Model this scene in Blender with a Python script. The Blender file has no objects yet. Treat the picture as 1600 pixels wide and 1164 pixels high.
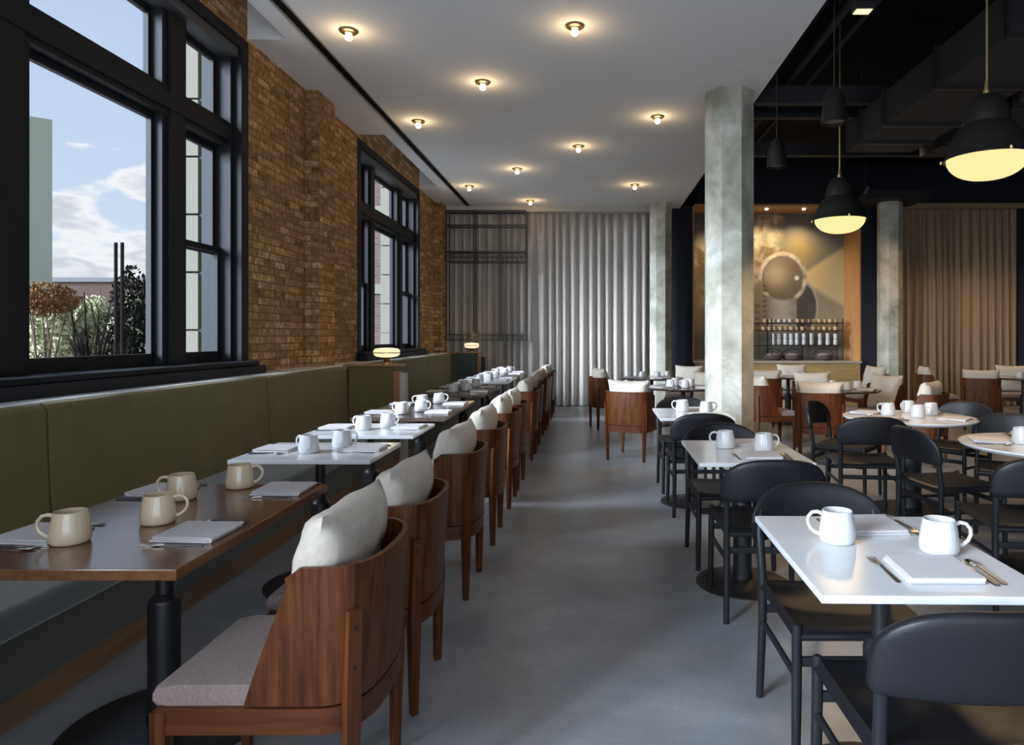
import bpy, bmesh, math, random
from mathutils import Vector, Matrix, Euler, noise as mnoise
PI = math.pi
SC = bpy.context.scene
COL = SC.collection
random.seed(7)

# ------------------------------------------------------------------ camera
cam_data = bpy.data.cameras.new('camera')
cam = bpy.data.objects.new('camera', cam_data); COL.objects.link(cam)
cam.location = (0, 0, 1.40)
cam.rotation_euler = (PI / 2, 0, 0)
cam_data.sensor_width = 36.0
cam_data.lens = 36.0 * 1067 / 1600
cam_data.shift_x = -121 / 1600
cam_data.shift_y = -57 / 1600
cam_data.clip_end = 600
SC.camera = cam
SC.view_settings.view_transform = 'Standard'
SC.view_settings.look = 'None'
SC.view_settings.gamma = 1
SC.view_settings.exposure = 0.0
SC.view_settings.use_curve_mapping = False
SC.cycles.max_bounces = 10
SC.cycles.diffuse_bounces = 5
SC.cycles.glossy_bounces = 3
SC.cycles.transparent_max_bounces = 12
SC.cycles.sample_clamp_indirect = 6
SC.cycles.caustics_reflective = False
SC.cycles.caustics_refractive = False

# ------------------------------------------------------------------ sky
world = bpy.data.worlds.new('sky'); SC.world = world; world.use_nodes = True
nt = world.node_tree; nt.nodes.clear()
def N(tree, typ, **kw):
    n = tree.nodes.new(typ)
    for k, v in kw.items(): setattr(n, k, v)
    return n
def ramp(tree, stops, interp='LINEAR'):
    r = tree.nodes.new('ShaderNodeValToRGB'); cr = r.color_ramp; cr.interpolation = interp
    while len(cr.elements) > 1: cr.elements.remove(cr.elements[-1])
    cr.elements[0].position = stops[0][0]; cr.elements[0].color = (*stops[0][1], 1)
    for p, c in stops[1:]:
        e = cr.elements.new(p); e.color = (*c, 1)
    return r
tc = N(nt, 'ShaderNodeTexCoord'); sep = N(nt, 'ShaderNodeSeparateXYZ')
nt.links.new(tc.outputs['Generated'], sep.inputs[0])
skyr = ramp(nt, [(0.0, (.22, .22, .2)), (.49, (.3, .3, .28)), (.5, (.72, .82, .93)), (.60, (.56, .70, .90)), (.8, (.42, .56, .80)), (1, (.34, .5, .78))])
mr = N(nt, 'ShaderNodeMapRange'); mr.inputs['From Min'].default_value = -1; mr.inputs['From Max'].default_value = 1
nt.links.new(sep.outputs['Z'], mr.inputs['Value']); nt.links.new(mr.outputs[0], skyr.inputs[0])
mp = N(nt, 'ShaderNodeMapping'); mp.inputs['Scale'].default_value = (1, 1, 2.6); mp.inputs['Location'].default_value = (.35, .1, .62)
nz = N(nt, 'ShaderNodeTexNoise'); nz.inputs['Scale'].default_value = 9.0; nz.inputs['Detail'].default_value = 6; nz.inputs['Roughness'].default_value = .5
nt.links.new(tc.outputs['Generated'], mp.inputs[0]); nt.links.new(mp.outputs[0], nz.inputs[0])
# more cloud near the horizon, clear above
band = N(nt, 'ShaderNodeMapRange'); band.inputs['From Min'].default_value = .12; band.inputs['From Max'].default_value = .21
band.inputs['To Min'].default_value = .07; band.inputs['To Max'].default_value = -.16
nt.links.new(sep.outputs['Z'], band.inputs['Value'])
ad = N(nt, 'ShaderNodeMath', operation='ADD'); nt.links.new(nz.outputs['Fac'], ad.inputs[0]); nt.links.new(band.outputs[0], ad.inputs[1])
cm = ramp(nt, [(.45, (0, 0, 0)), (.51, (1, 1, 1))]); nt.links.new(ad.outputs[0], cm.inputs[0])
cc = ramp(nt, [(.45, (.93, .95, .98)), (.53, (.90, .92, .96)), (.60, (.62, .67, .76)), (.68, (.84, .87, .92))]); nt.links.new(ad.outputs[0], cc.inputs[0])
mx = N(nt, 'ShaderNodeMixRGB'); nt.links.new(cm.outputs[0], mx.inputs[0]); nt.links.new(skyr.outputs[0], mx.inputs[1]); nt.links.new(cc.outputs[0], mx.inputs[2])
bg = N(nt, 'ShaderNodeBackground'); bg.inputs['Strength'].default_value = 1.0
wo = N(nt, 'ShaderNodeOutputWorld'); nt.links.new(mx.outputs[0], bg.inputs[0]); nt.links.new(bg.outputs[0], wo.inputs[0])

# ------------------------------------------------------------------ hazy daylight, lights of the room and added fill
def lamp(name, kind, loc, energy, color, **kw):
    d = bpy.data.lights.new(name, kind); d.energy = energy; d.color = color
    for k, v in kw.items(): setattr(d, k, v)
    o = bpy.data.objects.new(name, d); COL.objects.link(o); o.location = loc
    return o
sun = lamp('daylight', 'SUN', (-20, -10, 20), 32.0, (.76, .87, 1.0), angle=math.radians(40))
sun.rotation_euler = Vector((.79, .56, -.31)).to_track_quat('-Z', 'Y').to_euler()

for nm, loc, rot, sx, sy, e in (('near_fill_panel', (1.0, -4.1, 1.7), (PI / 2 + .55, 0, 0), 7.0, 2.4, 230), ('side_fill_panel', (-3.9, -1.7, 2.0), (PI / 2 + .35, 0, -PI / 2), 3.0, 2.4, 380)):  # added fill panels outside unseen windows, tilted up to lift the ceiling
    o = lamp(nm, 'AREA', loc, e, (.78, .88, 1.0), shape='RECTANGLE', size=sx, size_y=sy); o.rotation_euler = rot

# ------------------------------------------------------------------ materials
MATS = {}
def mat(name, color, rough=.5, metal=0.0, spec=.5, sheen=0, coat=0, bump=0, bscale=200, var=None, vscale=8, emit=None, estr=0, stretch=None, alpha=None, trans=0):
    """principled material; var = second colour mixed in by noise"""
    m = bpy.data.materials.new(name); m.use_nodes = True; t = m.node_tree
    b = t.nodes['Principled BSDF']
    b.inputs['Base Color'].default_value = (*color, 1); b.inputs['Roughness'].default_value = rough
    b.inputs['Metallic'].default_value = metal; b.inputs['Specular IOR Level'].default_value = spec
    b.inputs['Sheen Weight'].default_value = sheen; b.inputs['Coat Weight'].default_value = coat
    b.inputs['Coat Roughness'].default_value = .12; b.inputs['Transmission Weight'].default_value = trans
    if emit: b.inputs['Emission Color'].default_value = (*emit, 1); b.inputs['Emission Strength'].default_value = estr
    c = N(t, 'ShaderNodeTexCoord'); mpn = N(t, 'ShaderNodeMapping')
    t.links.new(c.outputs['Object'], mpn.inputs[0])
    if stretch: mpn.inputs['Scale'].default_value = stretch
    if var:
        n = N(t, 'ShaderNodeTexNoise'); n.inputs['Scale'].default_value = vscale; n.inputs['Detail'].default_value = 5
        n.inputs['Roughness'].default_value = .6
        t.links.new(mpn.outputs[0], n.inputs[0])
        r = ramp(t, [(.32, color), (.68, var)]); t.links.new(n.outputs['Fac'], r.inputs[0]); t.links.new(r.outputs[0], b.inputs['Base Color'])
    if bump:
        n2 = N(t, 'ShaderNodeTexNoise'); n2.inputs['Scale'].default_value = bscale; n2.inputs['Detail'].default_value = 3
        t.links.new(mpn.outputs[0], n2.inputs[0])
        bp = N(t, 'ShaderNodeBump'); bp.inputs['Strength'].default_value = bump; bp.inputs['Distance'].default_value = .004
        t.links.new(n2.outputs['Fac'], bp.inputs['Height']); t.links.new(bp.outputs[0], b.inputs['Normal'])
    MATS[name] = m
    return m
def wood(name, c1, c2, rough=.35, grain='z', coat=0, s=1.0):
    sc = {'x': (2.0, 38, 38), 'y': (38, 2.0, 38), 'z': (38, 38, 2.0)}[grain]
    sc = tuple(v * s for v in sc)
    m = mat(name, c1, rough=rough, coat=coat, var=c2, vscale=1.0, stretch=sc, bump=.08, bscale=3)
    return m
def brick_mat(name, cols, mortar, bw=.215, bh=.07):
    m = bpy.data.materials.new(name); m.use_nodes = True; t = m.node_tree; b = t.nodes['Principled BSDF']
    c = N(t, 'ShaderNodeTexCoord'); s = N(t, 'ShaderNodeSeparateXYZ'); t.links.new(c.outputs['Object'], s.inputs[0])
    a = N(t, 'ShaderNodeMath', operation='ADD'); t.links.new(s.outputs['X'], a.inputs[0]); t.links.new(s.outputs['Y'], a.inputs[1])
    cb = N(t, 'ShaderNodeCombineXYZ'); t.links.new(a.outputs[0], cb.inputs['X']); t.links.new(s.outputs['Z'], cb.inputs['Y'])
    br = N(t, 'ShaderNodeTexBrick'); br.inputs['Scale'].default_value = 1.0
    br.inputs['Brick Width'].default_value = bw; br.inputs['Row Height'].default_value = bh
    br.inputs['Mortar Size'].default_value = .007; br.inputs['Mortar Smooth'].default_value = .35; br.inputs['Bias'].default_value = 0
    br.inputs['Color1'].default_value = (0, 0, 0, 1); br.inputs['Color2'].default_value = (1, 1, 1, 1); br.inputs['Mortar'].default_value = (0.5, 0.5, 0.5, 1)
    t.links.new(cb.outputs[0], br.inputs['Vector'])
    n = N(t, 'ShaderNodeTexNoise'); n.inputs['Scale'].default_value = 17; n.inputs['Detail'].default_value = 7; n.inputs['Roughness'].default_value = .7
    t.links.new(c.outputs['Object'], n.inputs[0])
    n3 = N(t, 'ShaderNodeTexNoise'); n3.inputs['Scale'].default_value = 1.3; n3.inputs['Detail'].default_value = 3
    t.links.new(c.outputs['Object'], n3.inputs[0])
    av = N(t, 'ShaderNodeMath', operation='MULTIPLY_ADD'); t.links.new(n.outputs['Fac'], av.inputs[0]); av.inputs[1].default_value = 1.7
    bwn = N(t, 'ShaderNodeRGBToBW'); t.links.new(br.outputs['Color'], bwn.inputs[0])
    m2 = N(t, 'ShaderNodeMath', operation='MULTIPLY'); t.links.new(bwn.outputs[0], m2.inputs[0]); m2.inputs[1].default_value = .40
    m3 = N(t, 'ShaderNodeMath', operation='MULTIPLY_ADD'); t.links.new(n3.outputs['Fac'], m3.inputs[0]); m3.inputs[1].default_value = .35; m3.inputs[2].default_value = -.72
    m4 = N(t, 'ShaderNodeMath', operation='ADD'); t.links.new(m2.outputs[0], m4.inputs[0]); t.links.new(m3.outputs[0], m4.inputs[1])
    t.links.new(m4.outputs[0], av.inputs[2])
    r = ramp(t, [(.12, cols[0]), (.35, cols[1]), (.6, cols[2]), (.85, cols[3])]); t.links.new(av.outputs[0], r.inputs[0])
    mxn = N(t, 'ShaderNodeMixRGB'); t.links.new(br.outputs['Fac'], mxn.inputs[0]); t.links.new(r.outputs[0], mxn.inputs[1]); mxn.inputs[2].default_value = (*mortar, 1)
    t.links.new(mxn.outputs[0], b.inputs['Base Color'])
    b.inputs['Roughness'].default_value = .85; b.inputs['Specular IOR Level'].default_value = .2
    inv = N(t, 'ShaderNodeMath', operation='SUBTRACT'); inv.inputs[0].default_value = 1; t.links.new(br.outputs['Fac'], inv.inputs[1])
    h = N(t, 'ShaderNodeMath', operation='MULTIPLY_ADD'); t.links.new(n.outputs['Fac'], h.inputs[0]); h.inputs[1].default_value = .6; t.links.new(inv.outputs[0], h.inputs[2])
    bp = N(t, 'ShaderNodeBump'); bp.inputs['Strength'].default_value = .7; bp.inputs['Distance'].default_value = .012
    t.links.new(h.outputs[0], bp.inputs['Height']); t.links.new(bp.outputs[0], b.inputs['Normal'])
    MATS[name] = m; return m
def concrete_mat(name, c1, c2, c3, rough=(.32, .5), scale=1.2):
    m = bpy.data.materials.new(name); m.use_nodes = True; t = m.node_tree; b = t.nodes['Principled BSDF']
    c = N(t, 'ShaderNodeTexCoord')
    n = N(t, 'ShaderNodeTexNoise'); n.inputs['Scale'].default_value = scale; n.inputs['Detail'].default_value = 7; n.inputs['Roughness'].default_value = .62; n.inputs['Distortion'].default_value = .4
    t.links.new(c.outputs['Object'], n.inputs[0])
    r = ramp(t, [(.3, c1), (.52, c2), (.72, c3)]); t.links.new(n.outputs['Fac'], r.inputs[0])
    n2 = N(t, 'ShaderNodeTexNoise'); n2.inputs['Scale'].default_value = 70; n2.inputs['Detail'].default_value = 3
    t.links.new(c.outputs['Object'], n2.inputs[0])
    r2 = ramp(t, [(.3, (.9, .9, .9)), (.7, (1.06, 1.06, 1.06))]); t.links.new(n2.outputs['Fac'], r2.inputs[0])
    mm = N(t, 'ShaderNodeMixRGB', blend_type='MULTIPLY'); mm.inputs[0].default_value = 1; t.links.new(r.outputs[0], mm.inputs[1]); t.links.new(r2.outputs[0], mm.inputs[2])
    t.links.new(mm.outputs[0], b.inputs['Base Color'])
    rr = N(t, 'ShaderNodeMapRange'); rr.inputs['To Min'].default_value = rough[0]; rr.inputs['To Max'].default_value = rough[1]
    t.links.new(n.outputs['Fac'], rr.inputs['Value']); t.links.new(rr.outputs[0], b.inputs['Roughness'])
    bp = N(t, 'ShaderNodeBump'); bp.inputs['Strength'].default_value = .05; bp.inputs['Distance'].default_value = .003
    t.links.new(n2.outputs['Fac'], bp.inputs['Height']); t.links.new(bp.outputs[0], b.inputs['Normal'])
    MATS[name] = m; return m
def glass_mat(name, tint=(1, 1, 1), refl=.06):
    m = bpy.data.materials.new(name); m.use_nodes = True; t = m.node_tree; t.nodes.clear()
    tr = N(t, 'ShaderNodeBsdfTransparent'); tr.inputs[0].default_value = (*tint, 1)
    gl = N(t, 'ShaderNodeBsdfGlossy'); gl.inputs['Roughness'].default_value = .28
    mxs = N(t, 'ShaderNodeMixShader'); mxs.inputs[0].default_value = refl
    o = N(t, 'ShaderNodeOutputMaterial')
    t.links.new(tr.outputs[0], mxs.inputs[1]); t.links.new(gl.outputs[0], mxs.inputs[2]); t.links.new(mxs.outputs[0], o.inputs[0])
    MATS[name] = m; return m
def emit_mat(name, color, strength):
    m = bpy.data.materials.new(name); m.use_nodes = True; t = m.node_tree; t.nodes.clear()
    e = N(t, 'ShaderNodeEmission'); e.inputs[0].default_value = (*color, 1); e.inputs[1].default_value = strength
    o = N(t, 'ShaderNodeOutputMaterial'); t.links.new(e.outputs[0], o.inputs[0]); MATS[name] = m; return m

BRICK = brick_mat('tan_brick', [(.11, .058, .024), (.27, .148, .058), (.40, .225, .095), (.68, .46, .25)], (.22, .13, .062))
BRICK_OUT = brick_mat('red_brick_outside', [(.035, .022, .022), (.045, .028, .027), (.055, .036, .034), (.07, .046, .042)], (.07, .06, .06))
FLOOR = concrete_mat('polished_concrete', (.15, .152, .155), (.245, .265, .295), (.37, .39, .42), rough=(.24, .42), scale=1.1)
COLUMN = concrete_mat('raw_concrete', (.20, .20, .155), (.42, .41, .34), (.66, .66, .60), rough=(.7, .85), scale=2.2)
CEIL = mat('ceiling_plaster', (.80, .80, .81), rough=.9, spec=.2)
BLACK_CEIL = mat('black_ceiling_paint', (.006, .006, .0065), rough=.85, spec=.15)
DUCT = mat('dark_duct_paint', (.022, .023, .027), rough=.6, spec=.3)
NAVY = mat('near_black_blue_wall', (.018, .021, .029), rough=.75, spec=.25)
FRAME = mat('black_window_paint', (.014, .015, .018), rough=.6, spec=.15)
FRAME2 = mat('charcoal_window_paint', (.045, .047, .055), rough=.5)
GLASS = glass_mat('window_glass', refl=.012)
GREEN = mat('olive_velvet', (.128, .100, .030), rough=.85, sheen=.12, var=(.155, .122, .038), vscale=5, bump=.1, bscale=500)
TEAL = mat('blue_green_velvet', (.05, .075, .065), rough=.7, sheen=.5, var=(.065, .09, .08), vscale=4, bump=.1, bscale=500)
LEDGE_SHEEN = mat('ledge_painted_sheen', (.86, .88, .88), rough=.3)  # window light on the bench top, painted in as near-white
PLINTH = wood('oak_plinth', (.17, .10, .05), (.25, .15, .08), rough=.5, grain='y')
CAPWOOD = wood('oak_cap', (.28, .15, .06), (.40, .22, .10), rough=.4, grain='x')
WALNUT = wood('walnut_veneer', (.040, .010, .003), (.135, .043, .012), rough=.4, grain='z', s=1.4)
WALNUT_H = wood('walnut_rail', (.05, .013, .004), (.11, .034, .010), rough=.4, grain='y')
TABLEWOOD = wood('brown_table_wood', (.11, .044, .017), (.18, .078, .032), rough=.2, grain='y', coat=.3)
DARKTABLE = wood('dark_table_wood', (.05, .036, .03), (.08, .058, .048), rough=.25, grain='y', coat=.25)
MARBLE = mat('white_table_stone', (.62, .64, .67), rough=.18, var=(.68, .695, .72), vscale=5)
for _m in ('walnut_veneer', 'walnut_rail'): MATS[_m].node_tree.nodes['Principled BSDF'].inputs['Specular IOR Level'].default_value = .3
BLACKMETAL = mat('black_powdercoat', (.012, .012, .014), rough=.4, spec=.5)
BLACKWOOD = mat('black_stained_wood', (.012, .013, .016), rough=.42, spec=.3)
LEATHER = mat('black_leather', (.009, .0095, .012), rough=.42, spec=.25, bump=.12, bscale=160)
SEATFAB = mat('mauve_grey_tweed', (.19, .14, .13), rough=.95, sheen=.1, var=(.29, .22, .205), vscale=160, bump=.3, bscale=350)
LINEN = mat('off_white_linen', (.47, .42, .355), rough=.95, sheen=.05, var=(.56, .51, .44), vscale=60, bump=.35, bscale=420)
NAPKIN = mat('white_napkin_cloth', (.58, .56, .58), rough=.95, bump=.25, bscale=300)
CERAMIC = mat('stoneware_warm_reflection', (.66, .54, .39), rough=.25, coat=.3)  # white glaze with the brown table's warm reflection put into its colour
CERAMIC_W = mat('white_stoneware', (.58, .58, .585), rough=.22, coat=.3)
STEEL = mat('brushed_steel', (.62, .58, .52), rough=.25, metal=1)
DARKSTEEL = mat('dark_cutlery_handle', (.10, .10, .11), rough=.3, metal=.8)
BRASS = mat('aged_brass', (.45, .32, .15), rough=.35, metal=1)
CURTAIN = mat('taupe_curtain', (.46, .43, .40), rough=.9, sheen=.2, bump=.1, bscale=300)
CURTAIN2 = mat('brown_curtain', (.30, .21, .13), rough=.9, sheen=.1, bump=.1, bscale=300)
PALE = mat('pale_track_paint', (.5, .48, .44), rough=.7)
ORANGEWOOD = wood('golden_niche_wood', (.42, .21, .075), (.56, .30, .12), rough=.45, grain='z')
BULB = emit_mat('bulb_glow', (1, .78, .45), 14)
GLOBE = emit_mat('pendant_glass_glow', (1, .80, .36), 1.12)
LAMPGLOW = emit_mat('table_lamp_glow', (1, .84, .50), 1.15)
SPOTGLOW = emit_mat('spot_glow', (1, .85, .6), 6)

# ------------------------------------------------------------------ mesh helpers
class MB:
    def __init__(s): s.bm = bmesh.new()
    def _merge(s, b, M=None):
        if M is not None: bmesh.ops.transform(b, matrix=M, verts=b.verts)
        me = bpy.data.meshes.new('tmp'); b.to_mesh(me); b.free(); s.bm.from_mesh(me); bpy.data.meshes.remove(me)
    def box(s, lo, hi, bevel=0, seg=2, M=None):
        b = bmesh.new(); bmesh.ops.create_cube(b, size=1)
        c = [(a + d) / 2 for a, d in zip(lo, hi)]; z = [abs(d - a) for a, d in zip(lo, hi)]
        for v in b.verts: v.co = Vector((v.co.x * z[0] + c[0], v.co.y * z[1] + c[1], v.co.z * z[2] + c[2]))
        if bevel: bmesh.ops.bevel(b, geom=list(b.edges), offset=min(bevel, min(z) * .49), segments=seg, affect='EDGES', profile=.5)
        s._merge(b, M); return s
    def loft(s, loops, cap=True, closed=False, M=None):
        b = bmesh.new(); vs = [[b.verts.new(p) for p in L] for L in loops]
        n = len(vs[0]); m = len(vs)
        for i in range(m if closed else m - 1):
            A, B = vs[i], vs[(i + 1) % m]
            for j in range(n):
                try: b.faces.new((A[j], A[(j + 1) % n], B[(j + 1) % n], B[j]))
                except ValueError: pass
        if cap and not closed:
            b.faces.new(vs[0][::-1]); b.faces.new(vs[-1])
        bmesh.ops.recalc_face_normals(b, faces=b.faces)
        s._merge(b, M); return s
    def tube(s, pts, r, seg=10, closed=False, M=None, flat=1.0):
        pts = [Vector(p) for p in pts]; n = len(pts)
        rs = r if isinstance(r, (list, tuple)) else [r] * n
        loops = []; up = None
        for i, p in enumerate(pts):
            a = pts[(i - 1) % n] if (closed or i) else p; c = pts[(i + 1) % n] if (closed or i < n - 1) else p
            t = (c - a).normalized()
            if up is None:
                up = Vector((0, 0, 1)) if abs(t.z) < .9 else Vector((1, 0, 0))
            x = t.cross(up).normalized(); up = x.cross(t).normalized()
            loops.append([p + x * math.cos(2 * PI * k / seg) * rs[i] + up * math.sin(2 * PI * k / seg) * rs[i] * flat for k in range(seg)])
        return s.loft(loops, closed=closed, M=M)
    def cyl(s, p0, p1, r0, r1=None, seg=24, M=None):
        return s.tube([p0, p1], [r0, r0 if r1 is None else r1], seg=seg, M=M)
    def lathe(s, prof, c=(0, 0, 0), seg=32, mod=None, M=None):
        """prof: list of (r,z); ends with r==0 close themselves"""
        b = bmesh.new(); rings = []
        for r, z in prof:
            if r < 1e-6: rings.append([b.verts.new((c[0], c[1], c[2] + z))])
            else: rings.append([b.verts.new((c[0] + (r + (mod(k, z) if mod else 0)) * math.cos(2 * PI * k / seg), c[1] + (r + (mod(k, z) if mod else 0)) * math.sin(2 * PI * k / seg), c[2] + z)) for k in range(seg)])
        for A, B in zip(rings, rings[1:]):
            for k in range(seg):
                k2 = (k + 1) % seg
                if len(A) == 1 and len(B) == 1: continue
                if len(A) == 1: b.faces.new((A[0], B[k2], B[k]))
                elif len(B) == 1: b.faces.new((A[k], A[k2], B[0]))
                else: b.faces.new((A[k], A[k2], B[k2], B[k]))
        bmesh.ops.recalc_face_normals(b, faces=b.faces)
        s._merge(b, M); return s
    def prism(s, poly, z0, z1, bevel=0, M=None):
        b = bmesh.new(); A = [b.verts.new((x, y, z0)) for x, y in poly]; B = [b.verts.new((x, y, z1)) for x, y in poly]
        n = len(poly); b.faces.new(A[::-1]); b.faces.new(B)
        for i in range(n): b.faces.new((A[i], A[(i + 1) % n], B[(i + 1) % n], B[i]))
        if bevel:
            es = [e for e in b.edges if abs(e.verts[0].co.z - e.verts[1].co.z) < 1e-6]
            bmesh.ops.bevel(b, geom=es, offset=bevel, segments=2, affect='EDGES', profile=.5)
        bmesh.ops.recalc_face_normals(b, faces=b.faces)
        s._merge(b, M); return s
    def shell(s, f, nu, nv, th, M=None):
        """surface f(u,v) given thickness th along its normal"""
        P = [[Vector(f(i / nu, j / nv)) for j in range(nv + 1)] for i in range(nu + 1)]
        def nrm(i, j):
            a = P[min(i + 1, nu)][j] - P[max(i - 1, 0)][j]; c = P[i][min(j + 1, nv)] - P[i][max(j - 1, 0)]
            return a.cross(c).normalized()
        Q = [[P[i][j] + nrm(i, j) * th for j in range(nv + 1)] for i in range(nu + 1)]
        b = bmesh.new(); A = [[b.verts.new(p) for p in r] for r in P]; B = [[b.verts.new(p) for p in r] for r in Q]
        for i in range(nu):
            for j in range(nv):
                b.faces.new((A[i][j], A[i + 1][j], A[i + 1][j + 1], A[i][j + 1])); b.faces.new((B[i][j], B[i][j + 1], B[i + 1][j + 1], B[i + 1][j]))
        for i in range(nu):
            b.faces.new((A[i][0], B[i][0], B[i + 1][0], A[i + 1][0])); b.faces.new((A[i][nv], A[i + 1][nv], B[i + 1][nv], B[i][nv]))
        for j in range(nv):
            b.faces.new((A[0][j], A[0][j + 1], B[0][j + 1], B[0][j])); b.faces.new((A[nu][j], B[nu][j], B[nu][j + 1], A[nu][j + 1]))
        bmesh.ops.recalc_face_normals(b, faces=b.faces)
        s._merge(b, M); return s
    def build(s, name, m, parent=None, sharp=35):
        me = bpy.data.meshes.new(name); s.bm.to_mesh(me); s.bm.free()
        me.materials.append(m)
        for p in me.polygons: p.use_smooth = True
        me.set_sharp_from_angle(angle=math.radians(sharp))
        o = bpy.data.objects.new(name, me); COL.objects.link(o)
        if parent: o.parent = parent
        if len(me.polygons) < 4000:
            wn = o.modifiers.new('weighted', 'WEIGHTED_NORMAL'); wn.keep_sharp = True; wn.weight = 80
        return o
def tag(o, label=None, cat=None, group=None, kind=None):
    if label: o['label'] = label
    if cat: o['category'] = cat
    if group: o['group'] = group
    if kind: o['kind'] = kind
    return o
def empty(name, loc=(0, 0, 0), rz=0):
    o = bpy.data.objects.new(name, None); COL.objects.link(o); o.location = loc; o.rotation_euler = (0, 0, rz); o.empty_display_size = .1
    return o
def copy_tree(o, parent=None):
    c = o.copy(); COL.objects.link(c)
    if parent: c.parent = parent
    for ch in o.children: copy_tree(ch, c)
    return c
class Kind:
    """a prototype; the first put() uses it, the others copy it"""
    def __init__(s, proto, cat): s.p = proto; s.used = False; s.cat = cat
    def put(s, loc, rz, label, group=None, tilt=None):
        o = s.p if not s.used else copy_tree(s.p)
        s.used = True
        o.location = loc; o.rotation_euler = (tilt or 0, 0, rz)
        o['label'] = label; o['category'] = s.cat
        if group: o['group'] = group
        return o
def struct(name, mb, m, label=None):
    o = mb.build(name, m); o['kind'] = 'structure'
    if label: o['label'] = label
    return o

# ================================================================== SETTING
HC = 3.95          # plaster ceiling
XL = -2.94         # inner face of the brick wall
YB = 13.85         # back wall
YN = -3.6          # wall behind the camera
XR = 9.3
HT = 4.8           # black ceiling
struct('floor', MB().box((-3.3, YN - .3, -.12), (XR + .3, 15.2, 0)), FLOOR)
WIN = [(-3.25, -.08), (2.70, 5.87), (8.65, 11.80)]
w = MB()
edges = [YN - .3] + [v for p in WIN for v in p] + [YB + .3]
for i in range(0, len(edges), 2): w.box((-3.3, edges[i], 0), (XL, edges[i + 1], 4.5))
for a, b_ in WIN:
    w.box((-3.3, a, 0), (XL, b_, 1.08)); w.box((-3.3, a, 3.92), (XL, b_, 4.5))
w.box((XL, 7.07, 1.02), (-2.81, 7.54, HC)); w.box((XL, 12.95, 1.02), (-2.81, 13.45, HC))
struct('wall_left', w, BRICK)
# plaster ceiling with raised pockets over the windows and a slot
c = MB()
c.box((-2.60, YN, HC), (-2.415, YB, HC + .4)); c.box((-2.335, YN, HC), (1.80, YB, HC + .4)); c.box((-2.415, 13.4, HC), (-2.335, YB, HC + .4))
ye = [YN] + [v for p in WIN for v in p] + [YB]
for i in range(0, len(ye), 2): c.box((XL, ye[i], HC), (-2.60, ye[i + 1], HC + .4))
struct('ceiling', c, CEIL)
tag(MB().box((-2.415, YN, HC + .004), (-2.335, 13.4, HC + .2)).build('trim_1', BLACK_CEIL), 'black recessed slot running along the pale ceiling', kind='structure')
tr = MB()
tr.box((-2.428, YN, HC - .006), (-2.414, 13.42, HC + .02)); tr.box((-2.336, YN, HC - .006), (-2.322, 13.42, HC + .02))
struct('trim_2', tr, mat('grey_slot_trim', (.30, .29, .28), rough=.6))
struct('ceiling_2', MB().box((-3.3, YN - .3, HT), (XR + .3, 15.2, HT + .15)), BLACK_CEIL)
struct('trim_3', MB().box((1.80, YN, HC), (1.83, YB, HT)), BLACK_CEIL)
# back wall with the mural niche
b = MB()
b.box((-3.3, YB, 0), (2.06, 15.2, HT)); b.box((2.06, 13.65, 4.04), (5.43, 15.2, HT)); b.box((5.43, 13.65, 0), (6.17, 15.2, HT))
b.box((6.17, 13.65, 4.0), (XR, 15.2, HT)); b.box((6.17, YB, 0), (XR, 15.2, 4.0)); b.box((8.60, 13.5, 0), (8.72, YB, 4.0))
b.box((2.06, 14.56, 0), (5.43, 15.2, 4.04)); b.box((1.62, 13.65, 0), (2.06, YB, HT)); b.box((1.8, 13.65, 4.0), (2.1, YB, HT))
struct('wall_back', b, NAVY)
struct('wall_right', MB().box((XR, YN - .3, 0), (XR + .3, 15.2, HT)), NAVY)
# unseen wall behind the camera, its wide window opening added to let light in
n = MB()
n.box((-3.3, YN - .3, 0), (-2.5, YN, HT)); n.box((-2.5, YN - .3, 0), (4.6, YN, .6)); n.box((-2.5, YN - .3, 3.5), (4.6, YN, HT)); n.box((4.6, YN - .3, 0), (XR, YN, HT))
struct('wall_near', n, NAVY)
o = MB().box((-2.5, YN - .18, .6), (4.6, YN - .16, 3.5)); w4 = struct('window_4', o, GLASS)
fr = MB()
for x in (-2.5, -.75, 1.0, 2.8, 4.55): fr.box((x, YN - .22, .6), (x + .06, YN - .1, 3.5))
fr.build('mullion', FRAME, w4)
# niche lining
nl = MB()
nl.box((5.40, 13.66, .86), (5.43, 14.55, 4.04)); nl.box((2.06, 13.66, .86), (2.09, 14.55, 4.04)); nl.box((2.09, 13.66, 4.0), (5.40, 14.55, 4.04))
struct('trim_4', nl, ORANGEWOOD)
struct('trim_5', MB().box((2.09, 13.60, 0), (5.40, 14.55, .86), .01), wood('golden_counter_wood', (.30, .19, .075), (.40, .27, .11), grain='x'))
struct('trim_6', MB().box((2.06, 13.56, .86), (5.42, 14.56, .90), .006), mat('grey_counter_top', (.35, .32, .27), rough=.4))
# curtain headers
struct('trim_7', MB().box((-2.94, 13.38, 3.84), (1.62, YB, HC)), PALE)
struct('trim_8', MB().box((6.17, 13.50, 3.93), (8.60, 13.6, 4.03)), wood('curtain_header_wood', (.30, .20, .11), (.38, .26, .15), grain='x'))
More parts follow.
